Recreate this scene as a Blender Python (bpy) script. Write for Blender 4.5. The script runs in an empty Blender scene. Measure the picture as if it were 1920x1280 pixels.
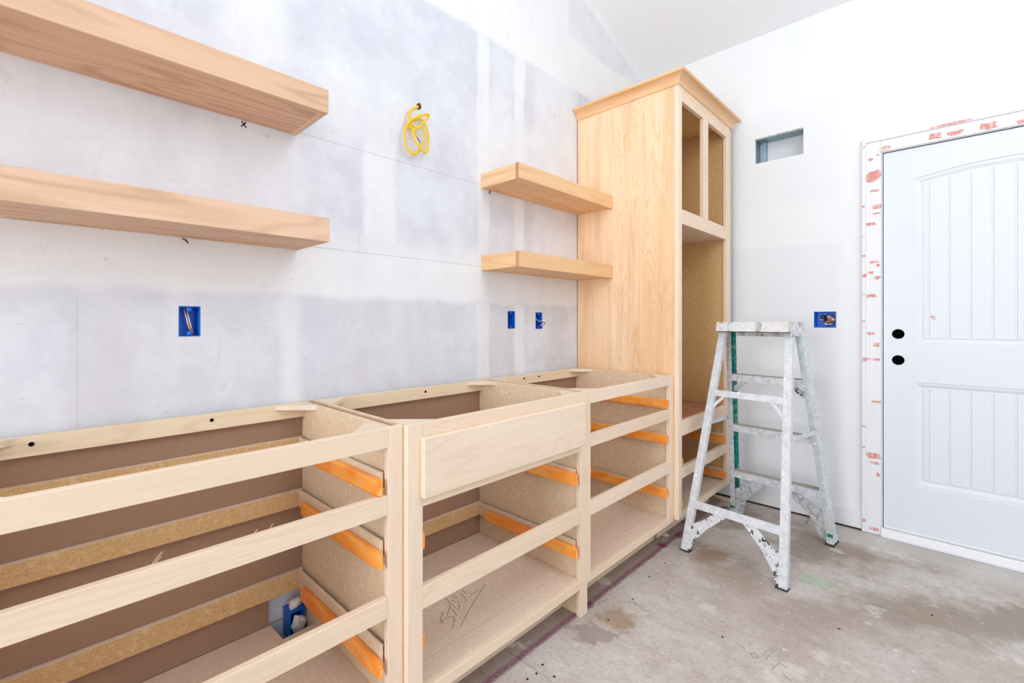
import bpy, bmesh, math, random
from mathutils import Vector, Matrix
R = random.Random(7)
SC = bpy.context.scene
COL = SC.collection

# ------------------------------------------------------------------ camera, world, lights, exposure
cam = bpy.data.cameras.new('camera'); cam_o = bpy.data.objects.new('camera', cam); COL.objects.link(cam_o)
cam_o.location = (0.0, -1.66, 1.1549)
cam_o.rotation_euler = (math.pi / 2, 0, -0.8075)
cam.sensor_width = 36.0; cam.lens = 864.2 / 1920 * 36.0
cam.shift_y = -(640 - 602.06) / 1920; cam.shift_x = -0.0002
cam.clip_start = 0.02; cam.clip_end = 60
SC.camera = cam_o

world = bpy.data.worlds.new('sky'); SC.world = world; world.use_nodes = True
bgn = world.node_tree.nodes['Background']
bgn.inputs[0].default_value = (0.80, 0.90, 1.0, 1); bgn.inputs[1].default_value = 1.5

def area(name, loc, rot, sx, sy, power, col):
    l = bpy.data.lights.new(name, 'AREA'); l.shape = 'RECTANGLE'; l.size = sx; l.size_y = sy
    l.energy = power; l.color = col
    o = bpy.data.objects.new(name, l); COL.objects.link(o); o.location = loc; o.rotation_euler = rot
    return o
# daylight coming in at the openings behind the photographer
area('end_window_daylight', (-3.60, -1.10, 1.55), (0, -math.pi / 2, 0), 1.9, 1.5, 100, (0.955, 0.975, 1.0))
area('front_window_daylight', (0.3, -4.85, 1.75), (math.pi / 2, 0, 0), 2.6, 1.9, 15, (0.94, 0.97, 1.0))
wl = bpy.data.lights.new('added_overhead_light', 'POINT'); wl.energy = 36; wl.shadow_soft_size = .45; wl.color = (0.94, 0.97, 1.0)  # added point light out of view, standing in for flash bounced off the ceiling
wlo = bpy.data.objects.new('added_overhead_light', wl); COL.objects.link(wlo); wlo.location = (1.2, -2.3, 2.85)
SC.view_settings.view_transform = 'Standard'; SC.view_settings.look = 'None'
SC.view_settings.gamma = 1.0; SC.view_settings.use_curve_mapping = False
SC.view_settings.exposure = 0.13
SC.cycles.diffuse_bounces = 8; SC.cycles.max_bounces = 12

# ------------------------------------------------------------------ helpers
def lin(r, g, b):
    f = lambda c: (c / 255) / 12.92 if c <= 10.3 else (((c / 255) + .055) / 1.055) ** 2.4
    return (f(r), f(g), f(b), 1)

class NT:
    def __init__(s, name):
        s.m = bpy.data.materials.new(name); s.m.use_nodes = True; s.t = s.m.node_tree
        s.b = s.t.nodes['Principled BSDF']
    def n(s, typ, **kw):
        nd = s.t.nodes.new(typ)
        for k, v in kw.items(): setattr(nd, k, v)
        return nd
    def put(s, sock, v):
        if isinstance(v, bpy.types.NodeSocket): s.t.links.new(v, sock)
        elif v is not None: sock.default_value = v
    def math(s, op, a, b=None, c=None, clamp=False):
        nd = s.n('ShaderNodeMath', operation=op, use_clamp=clamp)
        s.put(nd.inputs[0], a)
        if b is not None: s.put(nd.inputs[1], b)
        if c is not None: s.put(nd.inputs[2], c)
        return nd.outputs[0]
    def smooth(s, x, lo, hi, a=0.0, b=1.0):
        nd = s.n('ShaderNodeMapRange', interpolation_type='SMOOTHSTEP')
        s.put(nd.inputs[0], x); s.put(nd.inputs[1], lo); s.put(nd.inputs[2], hi); s.put(nd.inputs[3], a); s.put(nd.inputs[4], b)
        return nd.outputs[0]
    def band(s, x, a, b, e=0.02):
        return s.math('MULTIPLY', s.smooth(x, a - e, a + e), s.smooth(x, b - e, b + e, 1.0, 0.0))
    def mix(s, f, a, b, blend='MIX'):
        nd = s.n('ShaderNodeMix', data_type='RGBA', blend_type=blend, clamp_factor=True)
        s.put(nd.inputs[0], f); s.put(nd.inputs[6], a); s.put(nd.inputs[7], b)
        return nd.outputs[2]
    def obj(s): return s.n('ShaderNodeTexCoord').outputs['Object']
    def xyz(s, v):
        nd = s.n('ShaderNodeSeparateXYZ'); s.put(nd.inputs[0], v); return nd.outputs
    def comb(s, x, y, z):
        nd = s.n('ShaderNodeCombineXYZ'); s.put(nd.inputs[0], x); s.put(nd.inputs[1], y); s.put(nd.inputs[2], z); return nd.outputs[0]
    def vmul(s, v, k):
        nd = s.n('ShaderNodeVectorMath', operation='MULTIPLY'); s.put(nd.inputs[0], v); nd.inputs[1].default_value = k; return nd.outputs[0]
    def vadd(s, v, k):
        nd = s.n('ShaderNodeVectorMath', operation='ADD'); s.put(nd.inputs[0], v); s.put(nd.inputs[1], k); return nd.outputs[0]
    def noise(s, v, scale, detail=2.0, rough=0.5, dist=0.0):
        nd = s.n('ShaderNodeTexNoise'); s.put(nd.inputs['Vector'], v); nd.inputs['Scale'].default_value = scale
        nd.inputs['Detail'].default_value = detail; nd.inputs['Roughness'].default_value = rough; nd.inputs['Distortion'].default_value = dist
        return nd.outputs[0]
    def vor(s, v, scale, out='Distance'):
        nd = s.n('ShaderNodeTexVoronoi'); s.put(nd.inputs['Vector'], v); nd.inputs['Scale'].default_value = scale
        return nd.outputs[out]
    def rnd(s): return s.n('ShaderNodeObjectInfo').outputs['Random']
    def done(s, col, rough=.6, spec=.3, metal=0.0, bump=None, bstr=.1, bdist=.01):
        s.put(s.b.inputs['Base Color'], col); s.put(s.b.inputs['Roughness'], rough)
        s.b.inputs['Specular IOR Level'].default_value = spec; s.put(s.b.inputs['Metallic'], metal)
        if bump is not None:
            bn = s.n('ShaderNodeBump'); bn.inputs['Strength'].default_value = bstr; bn.inputs['Distance'].default_value = bdist
            s.put(bn.inputs['Height'], bump); s.put(s.b.inputs['Normal'], bn.outputs[0])
        return s.m

def plain(name, rgb, rough=.6, spec=.3, metal=0.0):
    t = NT(name); return t.done(lin(*rgb), rough, spec, metal)

def wood(name, axis, base, light, dark, lines=9.0, amount=.45, scale=1.0, streak=.25, rough=.55):
    t = NT(name)
    o = t.obj(); r = t.rnd()
    off = t.comb(t.math('MULTIPLY', r, 41.0), t.math('MULTIPLY', r, 17.3), t.math('MULTIPLY', r, 29.7))
    v = t.vadd(o, off)
    k = [1.0, 1.0, 1.0]; k[axis] = 0.13
    vs = t.vmul(v, k)
    f = t.noise(vs, 5.5 * scale, 1.5, .45, .35)
    ring = t.math('PINGPONG', t.math('MULTIPLY', f, lines), 0.5)
    ring = t.smooth(ring, 0.0, 0.24, 1.0, 0.0)
    k2 = [1.0, 1.0, 1.0]; k2[axis] = 0.03
    fine = t.noise(t.vmul(v, k2), 190, 2, .6)
    k3 = [1.0, 1.0, 1.0]; k3[axis] = 0.09
    st = t.noise(t.vmul(v, k3), 22, 2, .5)
    blot = t.noise(vs, 2.3, 2, .5)
    c = t.mix(t.smooth(blot, .3, .7), lin(*base), lin(*light))
    c = t.mix(t.math('MULTIPLY', t.smooth(st, .38, .72), streak), c, lin(*dark))
    mod = t.smooth(t.noise(vs, 1.7, 1), .35, .65)
    c = t.mix(t.math('MULTIPLY', t.math('MULTIPLY', ring, mod), amount), c, lin(*dark))
    c = t.mix(t.math('MULTIPLY', t.smooth(fine, .5, .75), .16), c, lin(*dark))
    return t.done(c, rough, .25, 0, fine, .06, .002)

def chip(name, base, dk, lt, scale=240):
    t = NT(name); o = t.vadd(t.obj(), t.comb(t.math('MULTIPLY', t.rnd(), 9.0), 0, 0))
    v = t.vor(t.vmul(o, (1, 1, 1.6)), scale, 'Color')
    x = t.xyz(v)[0]
    big = t.noise(o, 60, 3, .6)
    c = t.mix(t.smooth(x, .05, .95), lin(*dk), lin(*base))
    c = t.mix(t.math('MULTIPLY', t.smooth(big, .52, .7), .6), c, lin(*lt))
    sp = t.vor(o, 95); c = t.mix(t.smooth(sp, .06, .16, .45, 0), c, lin(dk[0] - 45, dk[1] - 50, dk[2] - 50))
    return t.done(c, .75, .15, 0, x, .12, .001)

def new_obj(name, bm, mat, parent=None, loc=(0, 0, 0), smooth=False):
    me = bpy.data.meshes.new(name)
    bmesh.ops.recalc_face_normals(bm, faces=bm.faces[:])
    bm.to_mesh(me); bm.free()
    for m in (mat if isinstance(mat, (list, tuple)) else [mat]): me.materials.append(m)
    if smooth:
        for p in me.polygons: p.use_smooth = True
    o = bpy.data.objects.new(name, me); COL.objects.link(o); o.location = loc
    if parent is not None: o.parent = parent
    return o

def origin(o):
    v = Vector((0, 0, 0))
    while o is not None: v += o.location; o = o.parent
    return v

def tag(o, label=None, cat=None, group=None, kind=None):
    if label: o['label'] = label
    if cat: o['category'] = cat
    if group: o['group'] = group
    if kind: o['kind'] = kind
    return o

def thing(name, label, cat, loc, group=None, kind=None):
    o = bpy.data.objects.new(name, None); COL.objects.link(o); o.location = loc; o.empty_display_size = .05
    return tag(o, label, cat, group, kind)

def add_box(bm, x0, x1, y0, y1, z0, z1, bev=0.0):
    vs = [bm.verts.new(p) for p in [(x0, y0, z0), (x1, y0, z0), (x1, y1, z0), (x0, y1, z0), (x0, y0, z1), (x1, y0, z1), (x1, y1, z1), (x0, y1, z1)]]
    fs = [bm.faces.new([vs[i] for i in f]) for f in [(0, 3, 2, 1), (4, 5, 6, 7), (0, 1, 5, 4), (1, 2, 6, 5), (2, 3, 7, 6), (3, 0, 4, 7)]]
    if bev:
        es = list({e for f in fs for e in f.edges})
        bmesh.ops.bevel(bm, geom=es, offset=bev, segments=1, affect='EDGES')

def board(name, parent, x0, x1, y0, y1, z0, z1, mat, bev=.0012, top=None, end=None):
    "a box part, its origin at its centre so that the grain is its own"
    c = Vector(((x0 + x1) / 2, (y0 + y1) / 2, (z0 + z1) / 2)); h = ((x1 - x0) / 2, (y1 - y0) / 2, (z1 - z0) / 2)
    bm = bmesh.new(); add_box(bm, -h[0], h[0], -h[1], h[1], -h[2], h[2], bev)
    if top:
        bm.normal_update()
        for f in bm.faces:
            if f.normal.z > .6: f.material_index = 1
        mat = [mat, top]
    if end:
        bm.normal_update()
        for f in bm.faces:
            if abs(f.normal.x) > .6: f.material_index = 1
        mat = [mat, end]
    return new_obj(name, bm, mat, parent, c - (origin(parent) if parent else Vector()))

def poly_prism(name, parent, pts, axis, a, b, mat, bev=0):
    "extrude a 2D outline (list of pairs) along axis from a to b; world coordinates"
    def P(p, t): return {0: (t, p[0], p[1]), 1: (p[0], t, p[1]), 2: (p[0], p[1], t)}[axis]
    allp = [Vector(P(p, t)) for t in (a, b) for p in pts]; c = sum(allp, Vector()) / len(allp)
    bm = bmesh.new(); n = len(pts)
    va = [bm.verts.new(Vector(P(p, a)) - c) for p in pts]; vb = [bm.verts.new(Vector(P(p, b)) - c) for p in pts]
    bm.faces.new(va); bm.faces.new(vb[::-1])
    for i in range(n): bm.faces.new([va[i], va[(i + 1) % n], vb[(i + 1) % n], vb[i]])
    if bev: bmesh.ops.bevel(bm, geom=bm.edges[:], offset=bev, segments=1, affect='EDGES')
    return new_obj(name, bm, mat, parent, c - (origin(parent) if parent else Vector()))

def catmull(pts, n=6):
    pts = [Vector(p) for p in pts]; out = []
    for i in range(len(pts) - 1):
        p0 = pts[max(i - 1, 0)]; p1 = pts[i]; p2 = pts[i + 1]; p3 = pts[min(i + 2, len(pts) - 1)]
        for j in range(n):
            t = j / n
            out.append(.5 * ((2 * p1) + (p2 - p0) * t + (2 * p0 - 5 * p1 + 4 * p2 - p3) * t * t + (3 * p1 - p0 - 3 * p2 + p3) * t ** 3))
    out.append(pts[-1]); return out

def add_tube(bm, pts, rad, seg=8, flat=1.0, ref=Vector((0, 1, 0))):
    rings = []
    for i, p in enumerate(pts):
        d = (pts[min(i + 1, len(pts) - 1)] - pts[max(i - 1, 0)]).normalized()
        u = d.cross(ref)
        if u.length < 1e-3: u = d.cross(Vector((0, 0, 1)))
        u.normalize(); v = u.cross(d).normalized()
        rings.append([bm.verts.new(p + u * (rad * math.cos(2 * math.pi * k / seg)) + v * (rad * flat * math.sin(2 * math.pi * k / seg))) for k in range(seg)])
    for a, b in zip(rings, rings[1:]):
        for k in range(seg): bm.faces.new([a[k], a[(k + 1) % seg], b[(k + 1) % seg], b[k]])
    bm.faces.new(rings[0][::-1]); bm.faces.new(rings[-1])

def tube(name, parent, pts, rad, mat, n=6, seg=8, flat=1.0):
    c = Vector(pts[0]); bm = bmesh.new(); add_tube(bm, [p - c for p in catmull(pts, n)], rad, seg, flat)
    return new_obj(name, bm, mat, parent, c - (origin(parent) if parent else Vector()), True)

def ribbon(bm, pts, w, up, lift):
    "flat stroke along a polyline lying in the plane with normal up"
    pts = [Vector(p) for p in pts]; up = Vector(up); prev = None; n = len(pts)
    for i, p in enumerate(pts):
        d = (pts[min(i + 1, n - 1)] - pts[max(i - 1, 0)]).normalized(); s = d.cross(up).normalized() * (w / 2) * (.55 if i in (0, n - 1) else 1)
        cur = [bm.verts.new(p + s + up * lift), bm.verts.new(p - s + up * lift)]
        if prev: bm.faces.new([prev[0], prev[1], cur[1], cur[0]])
        prev = cur

# ------------------------------------------------------------------ materials
MAP_B, MAP_L, MAP_D = (231, 207, 181), (237, 217, 195), (208, 174, 142)
maple = [wood('maple_%s' % 'xyz'[a], a, MAP_B, MAP_L, MAP_D, 15, .20, 1.6, .14) for a in range(3)]
ALD_B, ALD_L, ALD_D = (220, 183, 152), (228, 195, 167), (186, 138, 104)
alder = [wood('alder_%s' % 'xyz'[a], a, ALD_B, ALD_L, ALD_D, 14, .62, 1.2, .34) for a in range(3)]
birch_ply = wood('birch_veneer', 2, (236, 198, 154), (246, 218, 184), (212, 158, 110), 20, .34, 1.9, .35)
spruce = wood('spruce_x', 0, (230, 210, 178), (236, 218, 190), (204, 174, 132), 14, .35)
ply_top = wood('plywood_pale', 0, (226, 208, 186), (234, 220, 202), (200, 174, 146), 5, .25)
end_grain = wood('end_grain', 2, (186, 138, 106), (198, 152, 120), (150, 104, 76), 10, .3)
shelf_brown = wood('brown_shelf_ply', 0, (176, 124, 94), (186, 134, 104), (140, 92, 66), 8, .4)
chip_board = chip('particleboard', (229, 208, 180), (211, 185, 152), (238, 222, 198), 400)
chip_deck = chip('particleboard_deck', (226, 206, 187), (214, 191, 170), (232, 215, 198), 400)
chip_edge = chip('particleboard_edge', (214, 180, 132), (196, 158, 108), (226, 196, 152), 300)
chip_gold = chip('particleboard_golden', (220, 184, 130), (200, 160, 106), (230, 200, 150), 380)
t = NT('brown_fibreboard'); o = t.obj()
hard = t.done(t.mix(t.noise(o, 90, 3, .6), lin(150, 119, 98), lin(164, 133, 111)), .7, .15)
t = NT('orange_wrap'); o = t.vadd(t.obj(), t.comb(t.math('MULTIPLY', t.rnd(), 5.0), 0, 0))
n1 = t.noise(t.vmul(o, (3, .6, 1.5)), 14, 3, .6)
orange = t.done(t.mix(t.smooth(n1, .3, .7), lin(246, 142, 44), lin(255, 180, 90)), .38, .5, 0, n1, .35, .006)
dark_hole = plain('dark_hole', (14, 13, 16), .95, 0)
white_paint = None
t = NT('white_trim_paint'); o = t.obj()
n1 = t.noise(t.vmul(o, (1, 1, .2)), 30, 2)
white_paint = t.done(t.mix(n1, lin(224, 224, 226), lin(232, 232, 234)), .45, .4)
t = NT('white_door_paint'); o = t.obj()
door_paint = t.done(lin(219, 223, 228), .42, .4, 0, t.noise(t.vmul(o, (1, 1, .08)), 160, 2), .03, .002)
t = NT('pink_putty'); o = t.vadd(t.obj(), t.comb(t.math('MULTIPLY', t.rnd(), 9.0), 0, 0))
n1 = t.noise(t.vmul(o, (1, 1, .25)), 120, 2, .7); n2 = t.noise(o, 40, 2)
putty = t.done(t.mix(t.math('MULTIPLY', t.smooth(n1, .22, .55), t.smooth(n2, .2, .5)), lin(234, 218, 214), lin(212, 146, 138)), .7, .1)
blue_plastic = plain('blue_plastic', (6, 108, 214), .42, .45)
galv = None
t = NT('galvanised_steel'); o = t.obj()
galv = t.done(t.mix(t.noise(o, 26, 3, .6), lin(120, 152, 168), lin(176, 200, 210)), .38, .5, .35)
yellow = plain('yellow_cable_jacket', (238, 196, 18), .4, .45)
white_wire = plain('white_wire', (228, 226, 224), .45, .4)
black_wire = plain('black_wire', (26, 24, 26), .5, .4)
copper = plain('copper_wire', (200, 128, 92), .35, .5, .8)
paper_mat = plain('crumpled_paper', (226, 222, 216), .85, .1)
pencil = plain('pencil_mark', (96, 86, 82), .8, .1)
marker = plain('black_marker', (20, 20, 24), .7, .2)
scrap_paper = plain('white_scrap', (226, 218, 212), .8, .1)

def ladder_mat(name, base, dirt=.35, black=0.0, teal=0.0):
    t = NT(name); o = t.vadd(t.obj(), t.comb(t.math('MULTIPLY', t.rnd(), 13.0), 0, 0))
    a = t.noise(o, 34, 3, .65); b = t.noise(o, 110, 2, .7); d = t.noise(t.vadd(o, (3, 7, 1)), 38, 4, .75)
    c = t.mix(t.smooth(a, .36, .60), lin(*base), lin(216, 218, 221))
    c = t.mix(t.smooth(b, .64, .72, 0, dirt * .55), c, lin(150, 156, 166))
    c = t.mix(t.smooth(t.noise(o, 55, 2), .66, .70, 0, .9), c, lin(246, 246, 246))
    if teal: c = t.mix(t.smooth(a, .36, .50, 0, teal), c, lin(40, 152, 138))
    if black: c = t.mix(t.smooth(d, .62 - black * .085, .65 - black * .085, 0, .95), c, lin(30, 32, 40))
    return t.done(c, .5, .4, .12, a, .08, .003)
alu = ladder_mat('painted_aluminium', (200, 204, 210), .2)
alu_grey = ladder_mat('painted_aluminium_grey', (188, 193, 198), .2)
alu_dark = ladder_mat('shaded_aluminium', (170, 173, 178), .2)
alu_black = ladder_mat('scuffed_aluminium', (206, 209, 213), .4, .7)
alu_teal = ladder_mat('teal_splashed_aluminium', (150, 180, 180), .3, 0, 1.0)
alu_pale_teal = ladder_mat('pale_teal_aluminium', (190, 204, 206), .2, 0, .08)
cap_mat = ladder_mat('spattered_cap', (216, 208, 196), .2, .05)
cap_grey = ladder_mat('grey_cap', (176, 172, 167), .3, .1)
tread_mat = None
t = NT('dusty_tread'); o = t.obj()
tread_mat = t.done(t.mix(t.noise(o, 50, 3, .7), lin(160, 152, 138), lin(196, 194, 188)), .7, .2, .1)
rubber = plain('black_rubber', (66, 68, 72), .7, .2)
green_paint = plain('green_paint', (40, 128, 92), .6, .3)

# ------------------------------------------------------------------ room
XW = 3.177; XE = -3.7; YF = -5.0; TH = .12
SLOPE = 1 / 3.0; ZE = 2.95; XR = -0.26
def zc(x): return ZE + SLOPE * ((XW - x) if x > XR else (x - XE))

def grid_wall(name, holes, us, vs, put, mat, depth, label):
    "flat wall face with rectangular openings that have reveals; put(u, v, d) gives the 3D point"
    U = sorted(set(us + [h[0] for h in holes] + [h[1] for h in holes])); V = sorted(set(vs + [h[2] for h in holes] + [h[3] for h in holes]))
    bm = bmesh.new(); vd = {}
    def v(u, w, d):
        k = (round(u, 5), round(w, 5), d)
        if k not in vd: vd[k] = bm.verts.new(put(u, w, d))
        return vd[k]
    for a, b in zip(U, U[1:]):
        for c, d in zip(V, V[1:]):
            m, n = (a + b) / 2, (c + d) / 2
            if any(h[0] < m < h[1] and h[2] < n < h[3] for h in holes): continue
            bm.faces.new([v(a, c, 0), v(b, c, 0), v(b, d, 0), v(a, d, 0)])
    for h in holes:
        u = [x for x in U if h[0] <= x <= h[1]]; w = [x for x in V if h[2] <= x <= h[3]]
        loop = [(x, h[2]) for x in u] + [(h[1], y) for y in w[1:]] + [(x, h[3]) for x in u[::-1][1:]] + [(h[0], y) for y in w[::-1][1:-1]]
        for i in range(len(loop)):
            p, q = loop[i], loop[(i + 1) % len(loop)]
            bm.faces.new([v(*p, 0), v(*q, 0), v(*q, depth), v(*p, depth)])
    return bm, v

# left wall -----------------------------------------------------------------
t = NT('drywall_left'); o = t.obj(); X, Y, Z = t.xyz(o)
nz = t.noise(o, 3.2, 3, .55); nz2 = t.noise(t.vmul(o, (1, 1, .35)), 9, 3, .6); nb = t.noise(o, 1.3, 2)
Zj = t.math('ADD', Z, t.math('MULTIPLY', t.math('SUBTRACT', nz, .5), .07))
Xj = t.math('ADD', X, t.math('MULTIPLY', t.math('SUBTRACT', nz2, .5), .05))
def mx(*a):
    r = a[0]
    for b in a[1:]: r = t.math('MAXIMUM', r, b)
    return r
def mul(*a):
    r = a[0]
    for b in a[1:]: r = t.math('MULTIPLY', r, b)
    return r
joint = t.band(Zj, 1.245, 1.52, .018)
joint = mul(t.smooth(Zj, 1.225, 1.265), t.smooth(Zj, 1.40, 1.55, 1.0, 0.0), .9)
top = t.smooth(Zj, 2.535, 2.575)
gable = t.math('SUBTRACT', t.math('SUBTRACT', ZE + SLOPE * XW, t.math('MULTIPLY', X, SLOPE)), Z)
patch = mul(t.smooth(Zj, 2.83, 2.87), t.smooth(Xj, 2.19, 2.25), t.smooth(gable, .05, .075))
top = mul(top, t.math('SUBTRACT', 1.0, t.math('MULTIPLY', patch, .5)))
b1 = mul(t.band(Xj, -.30, .67, .02), t.smooth(Zj, 1.76, 1.84, 1.0, 0.0), t.smooth(Z, 1.3, 1.4), .45)
zd = t.math('SUBTRACT', Z, t.math('MULTIPLY', t.math('SUBTRACT', .98, X), .9))
b2 = mul(t.band(Xj, .90, 1.045, .02), t.smooth(zd, 1.93, 2.02, 1.0, 0.0), t.smooth(Z, 1.3, 1.5), .75)
b2b = mul(t.band(t.math('ADD', X, t.math('MULTIPLY', Z, .8)), 2.42, 2.50, .02), t.band(Z, 1.95, 2.12, .04), .7)
b3 = mul(t.band(Xj, 1.49, 1.57, .012), .7); b4 = mul(t.band(Xj, 1.75, 1.83, .015), .75)
b5 = mul(t.band(Xj, 1.90, 2.31, .03), t.smooth(Z, 1.2, 1.5), .45)
b6 = mul(t.band(Xj, .59, .66, .02), t.smooth(Z, 1.2, 1.3, 1.0, 0.0), .55)
b7 = mul(t.smooth(nb, .52, .70), t.smooth(Z, 1.25, 1.4), .6)
b8 = mul(t.band(Xj, .40, .62, .05), t.smooth(Z, 1.8, 2.0), t.smooth(Z, 2.2, 2.5, 1.0, 0.0), .5)
mask = mx(joint, top, b1, b2, b2b, b3, b4, b5, b6, b7, b8)
mott = t.noise(t.vmul(t.vadd(o, (3.3, 0, 1.1)), (1, 1, .6)), 6.5, 5, .62)
mask = t.math('ADD', mask, mul(t.math('SUBTRACT', mott, .5), 1.1), clamp=True)
pap = t.mix(t.smooth(t.noise(o, 5, 4, .65), .35, .65), lin(208, 209, 217), lin(220, 222, 229))
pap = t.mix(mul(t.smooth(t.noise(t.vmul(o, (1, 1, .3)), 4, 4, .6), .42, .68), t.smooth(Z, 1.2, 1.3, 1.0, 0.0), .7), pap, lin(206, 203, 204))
colr = t.mix(mask, pap, lin(234, 234, 235))
sc = t.noise(t.vmul(t.vadd(o, (2.2, 0, .3)), (1.0, 1, .55)), 17, 4, .7)
colr = t.mix(mul(t.smooth(sc, .58, .78), .40), colr, lin(178, 177, 181))
colr = t.mix(mul(t.band(X, .083, .0865, .001), t.smooth(Z, 1.21, 1.24, 1.0, 0.0), .2), colr, lin(170, 166, 164))
sc2 = t.noise(t.vmul(o, (.5, 1, 1.5)), 46, 3, .6)
colr = t.mix(mul(t.smooth(sc2, .64, .76), .35), colr, lin(166, 162, 162))
for zl, wl in ((1.8175, .0011), (1.4217, .0012)):
    colr = t.mix(mul(t.band(Z, zl - wl, zl + wl, .0006), t.band(X, .55, 1.53, .01), .45), colr, lin(130, 130, 138))
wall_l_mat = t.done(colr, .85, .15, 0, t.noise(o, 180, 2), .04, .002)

BOX1 = (.3035, .3590, 1.109, 1.2003); BOX2 = (1.7018, 1.7579, 1.1163, 1.2078); BOX3 = (1.921, 1.979, 1.1122, 1.204)
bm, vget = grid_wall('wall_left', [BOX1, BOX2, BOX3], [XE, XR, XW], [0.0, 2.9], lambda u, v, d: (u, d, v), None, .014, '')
us = sorted({round(k[0], 5) for k in [(XE,), (XR,), (XW,)]})
U = sorted({k.co.x for k in bm.verts if abs(k.co.z - 2.9) < 1e-4})
tops = [bm.verts.new((u, 0, zc(u))) for u in U]
lows = [min((k for k in bm.verts if abs(k.co.z - 2.9) < 1e-4 and abs(k.co.x - u) < 1e-5 and abs(k.co.y) < 1e-5), key=lambda k: k.co.z) for u in U]
for i in range(len(U) - 1): bm.faces.new([lows[i], lows[i + 1], tops[i + 1], tops[i]])
# back skin so that the wall has thickness
bk = [bm.verts.new((x, TH, z)) for x, z in [(XE, 0), (XW, 0), (XW, zc(XW)), (XR, zc(XR)), (XE, zc(XE))]]
bm.faces.new(bk)
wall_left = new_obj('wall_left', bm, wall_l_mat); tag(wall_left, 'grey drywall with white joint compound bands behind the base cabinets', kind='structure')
bm = bmesh.new()
for cx, cz, s in ((.4775, 1.7925, .012), (1.5731, 1.7945, .011)):
    for a in (.9, 2.2):
        d = Vector((math.cos(a), 0, math.sin(a))) * s
        ribbon(bm, [Vector((cx, 0, cz)) - d, Vector((cx, 0, cz)) + d * .9], .0062, (0, -1, 0), .0006)
new_obj('marker_cross', bm, marker, wall_left)
bm = bmesh.new()
ribbon(bm, [(.312, 0, 1.402), (.322, 0, 1.397), (.328, 0, 1.388)], .006, (0, -1, 0), .0006)
ribbon(bm, [(1.5185, 0, 1.49), (1.5185, 0, 1.475)], .002, (0, -1, 0), .0006)
new_obj('pencil_mark', bm, pencil, wall_left)

# right wall with the door ---------------------------------------------------
VENT = (-1.0166, -.7535, 2.151, 2.303); BOX4 = (-1.178, -1.0697, 1.1178, 1.211); DOOR = (-2.305, -1.3852, 0.0, 2.0605)
t = NT('drywall_right'); o = t.obj(); X, Y, Z = t.xyz(o)
nz = t.noise(o, 3.0, 3, .55); Zj = t.math('ADD', Z, t.math('MULTIPLY', t.math('SUBTRACT', nz, .5), .06)); Yj = t.math('ADD', Y, t.math('MULTIPLY', t.math('SUBTRACT', nz, .5), .05))
p1 = mul(t.smooth(Zj, 1.60, 1.63, 1.0, 0.0), t.smooth(Yj, -1.22, -1.17), .9)
p2 = mul(t.band(Zj, 1.86, 2.45, .03), t.smooth(Yj, -1.25, -1.15), .55)
p3 = mul(t.smooth(Zj, 2.2, 2.5), t.smooth(Yj, -1.9, -1.3, 1.0, 0.0), .5)
p4 = mul(t.smooth(t.noise(o, 1.6, 2), .5, .65), .35)
pm = mx(p1, p2, p3, p4)
white2 = mul(t.band(Yj, -.98, -.86, .01), t.band(Zj, .87, .99, .015), .9)
pm = t.math('MULTIPLY', pm, t.math('SUBTRACT', 1.0, white2))
colr = t.mix(pm, lin(232, 234, 235), lin(227, 229, 232))
wall_r_mat = t.done(colr, .85, .15, 0, t.noise(o, 170, 2), .04, .002)
bm, vget = grid_wall('wall_right', [VENT, BOX4, DOOR], [YF, 0.0], [0.0, ZE], lambda u, v, d: (XW + d, u, v), None, .014, '')
bk = [bm.verts.new((XW + TH, y, z)) for y, z in [(YF, 0), (0, 0), (0, ZE), (YF, ZE)]]; bm.faces.new(bk)
wall_right = new_obj('wall_right', bm, wall_r_mat); tag(wall_right, 'white drywall with the door and the open vent hole', kind='structure')
bm = bmesh.new()
pts = []
for i in range(26):
    y = -.7535 - .263 * i / 25; z = 2.303 + .002 * R.uniform(-1, 1)
    pts.append((y, z))
for i in range(25):
    (ya, za), (yb, zb) = pts[i], pts[i + 1]; ha, hb = R.uniform(.002, .008), R.uniform(.002, .008); e = R.uniform(.001, .006)
    v = [bm.verts.new(p) for p in [(XW - .0008, ya, za + ha), (XW - .0008, yb, zb + hb), (XW - e, yb, zb - .004), (XW - e, ya, za - .004)]]; bm.faces.new(v)
new_obj('torn_paper', bm, plain('torn_paper_grey', (176, 168, 162), .9, .1), wall_right)

# other walls, ceiling --------------------------------------------------------
wall_plain = plain('drywall_plain', (236, 237, 240), .85, .15)
bm, vget = grid_wall('wall_end', [(-3.2, -.30, .60, 2.70)], [YF, 0.0], [0.0, zc(XE)], lambda u, v, d: (XE - d, u, v), None, .12, '')
tag(new_obj('wall_end', bm, wall_plain), 'white end wall with the wide window opening', kind='structure')
bm, vget = grid_wall('wall_front', [(-1.0, 1.6, .80, 2.70)], [XE, XR, XW], [0.0, 2.9], lambda u, v, d: (u, YF - d, v), None, .12, '')
U = sorted({k.co.x for k in bm.verts if abs(k.co.z - 2.9) < 1e-4})
tops = [bm.verts.new((u, YF, zc(u))) for u in U]; lows = [[k for k in bm.verts if abs(k.co.z - 2.9) < 1e-4 and abs(k.co.x - u) < 1e-5][0] for u in U]
for i in range(len(U) - 1): bm.faces.new([lows[i], lows[i + 1], tops[i + 1], tops[i]])
tag(new_obj('wall_front', bm, wall_plain), 'white wall with a window behind the photographer', kind='structure')
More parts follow.
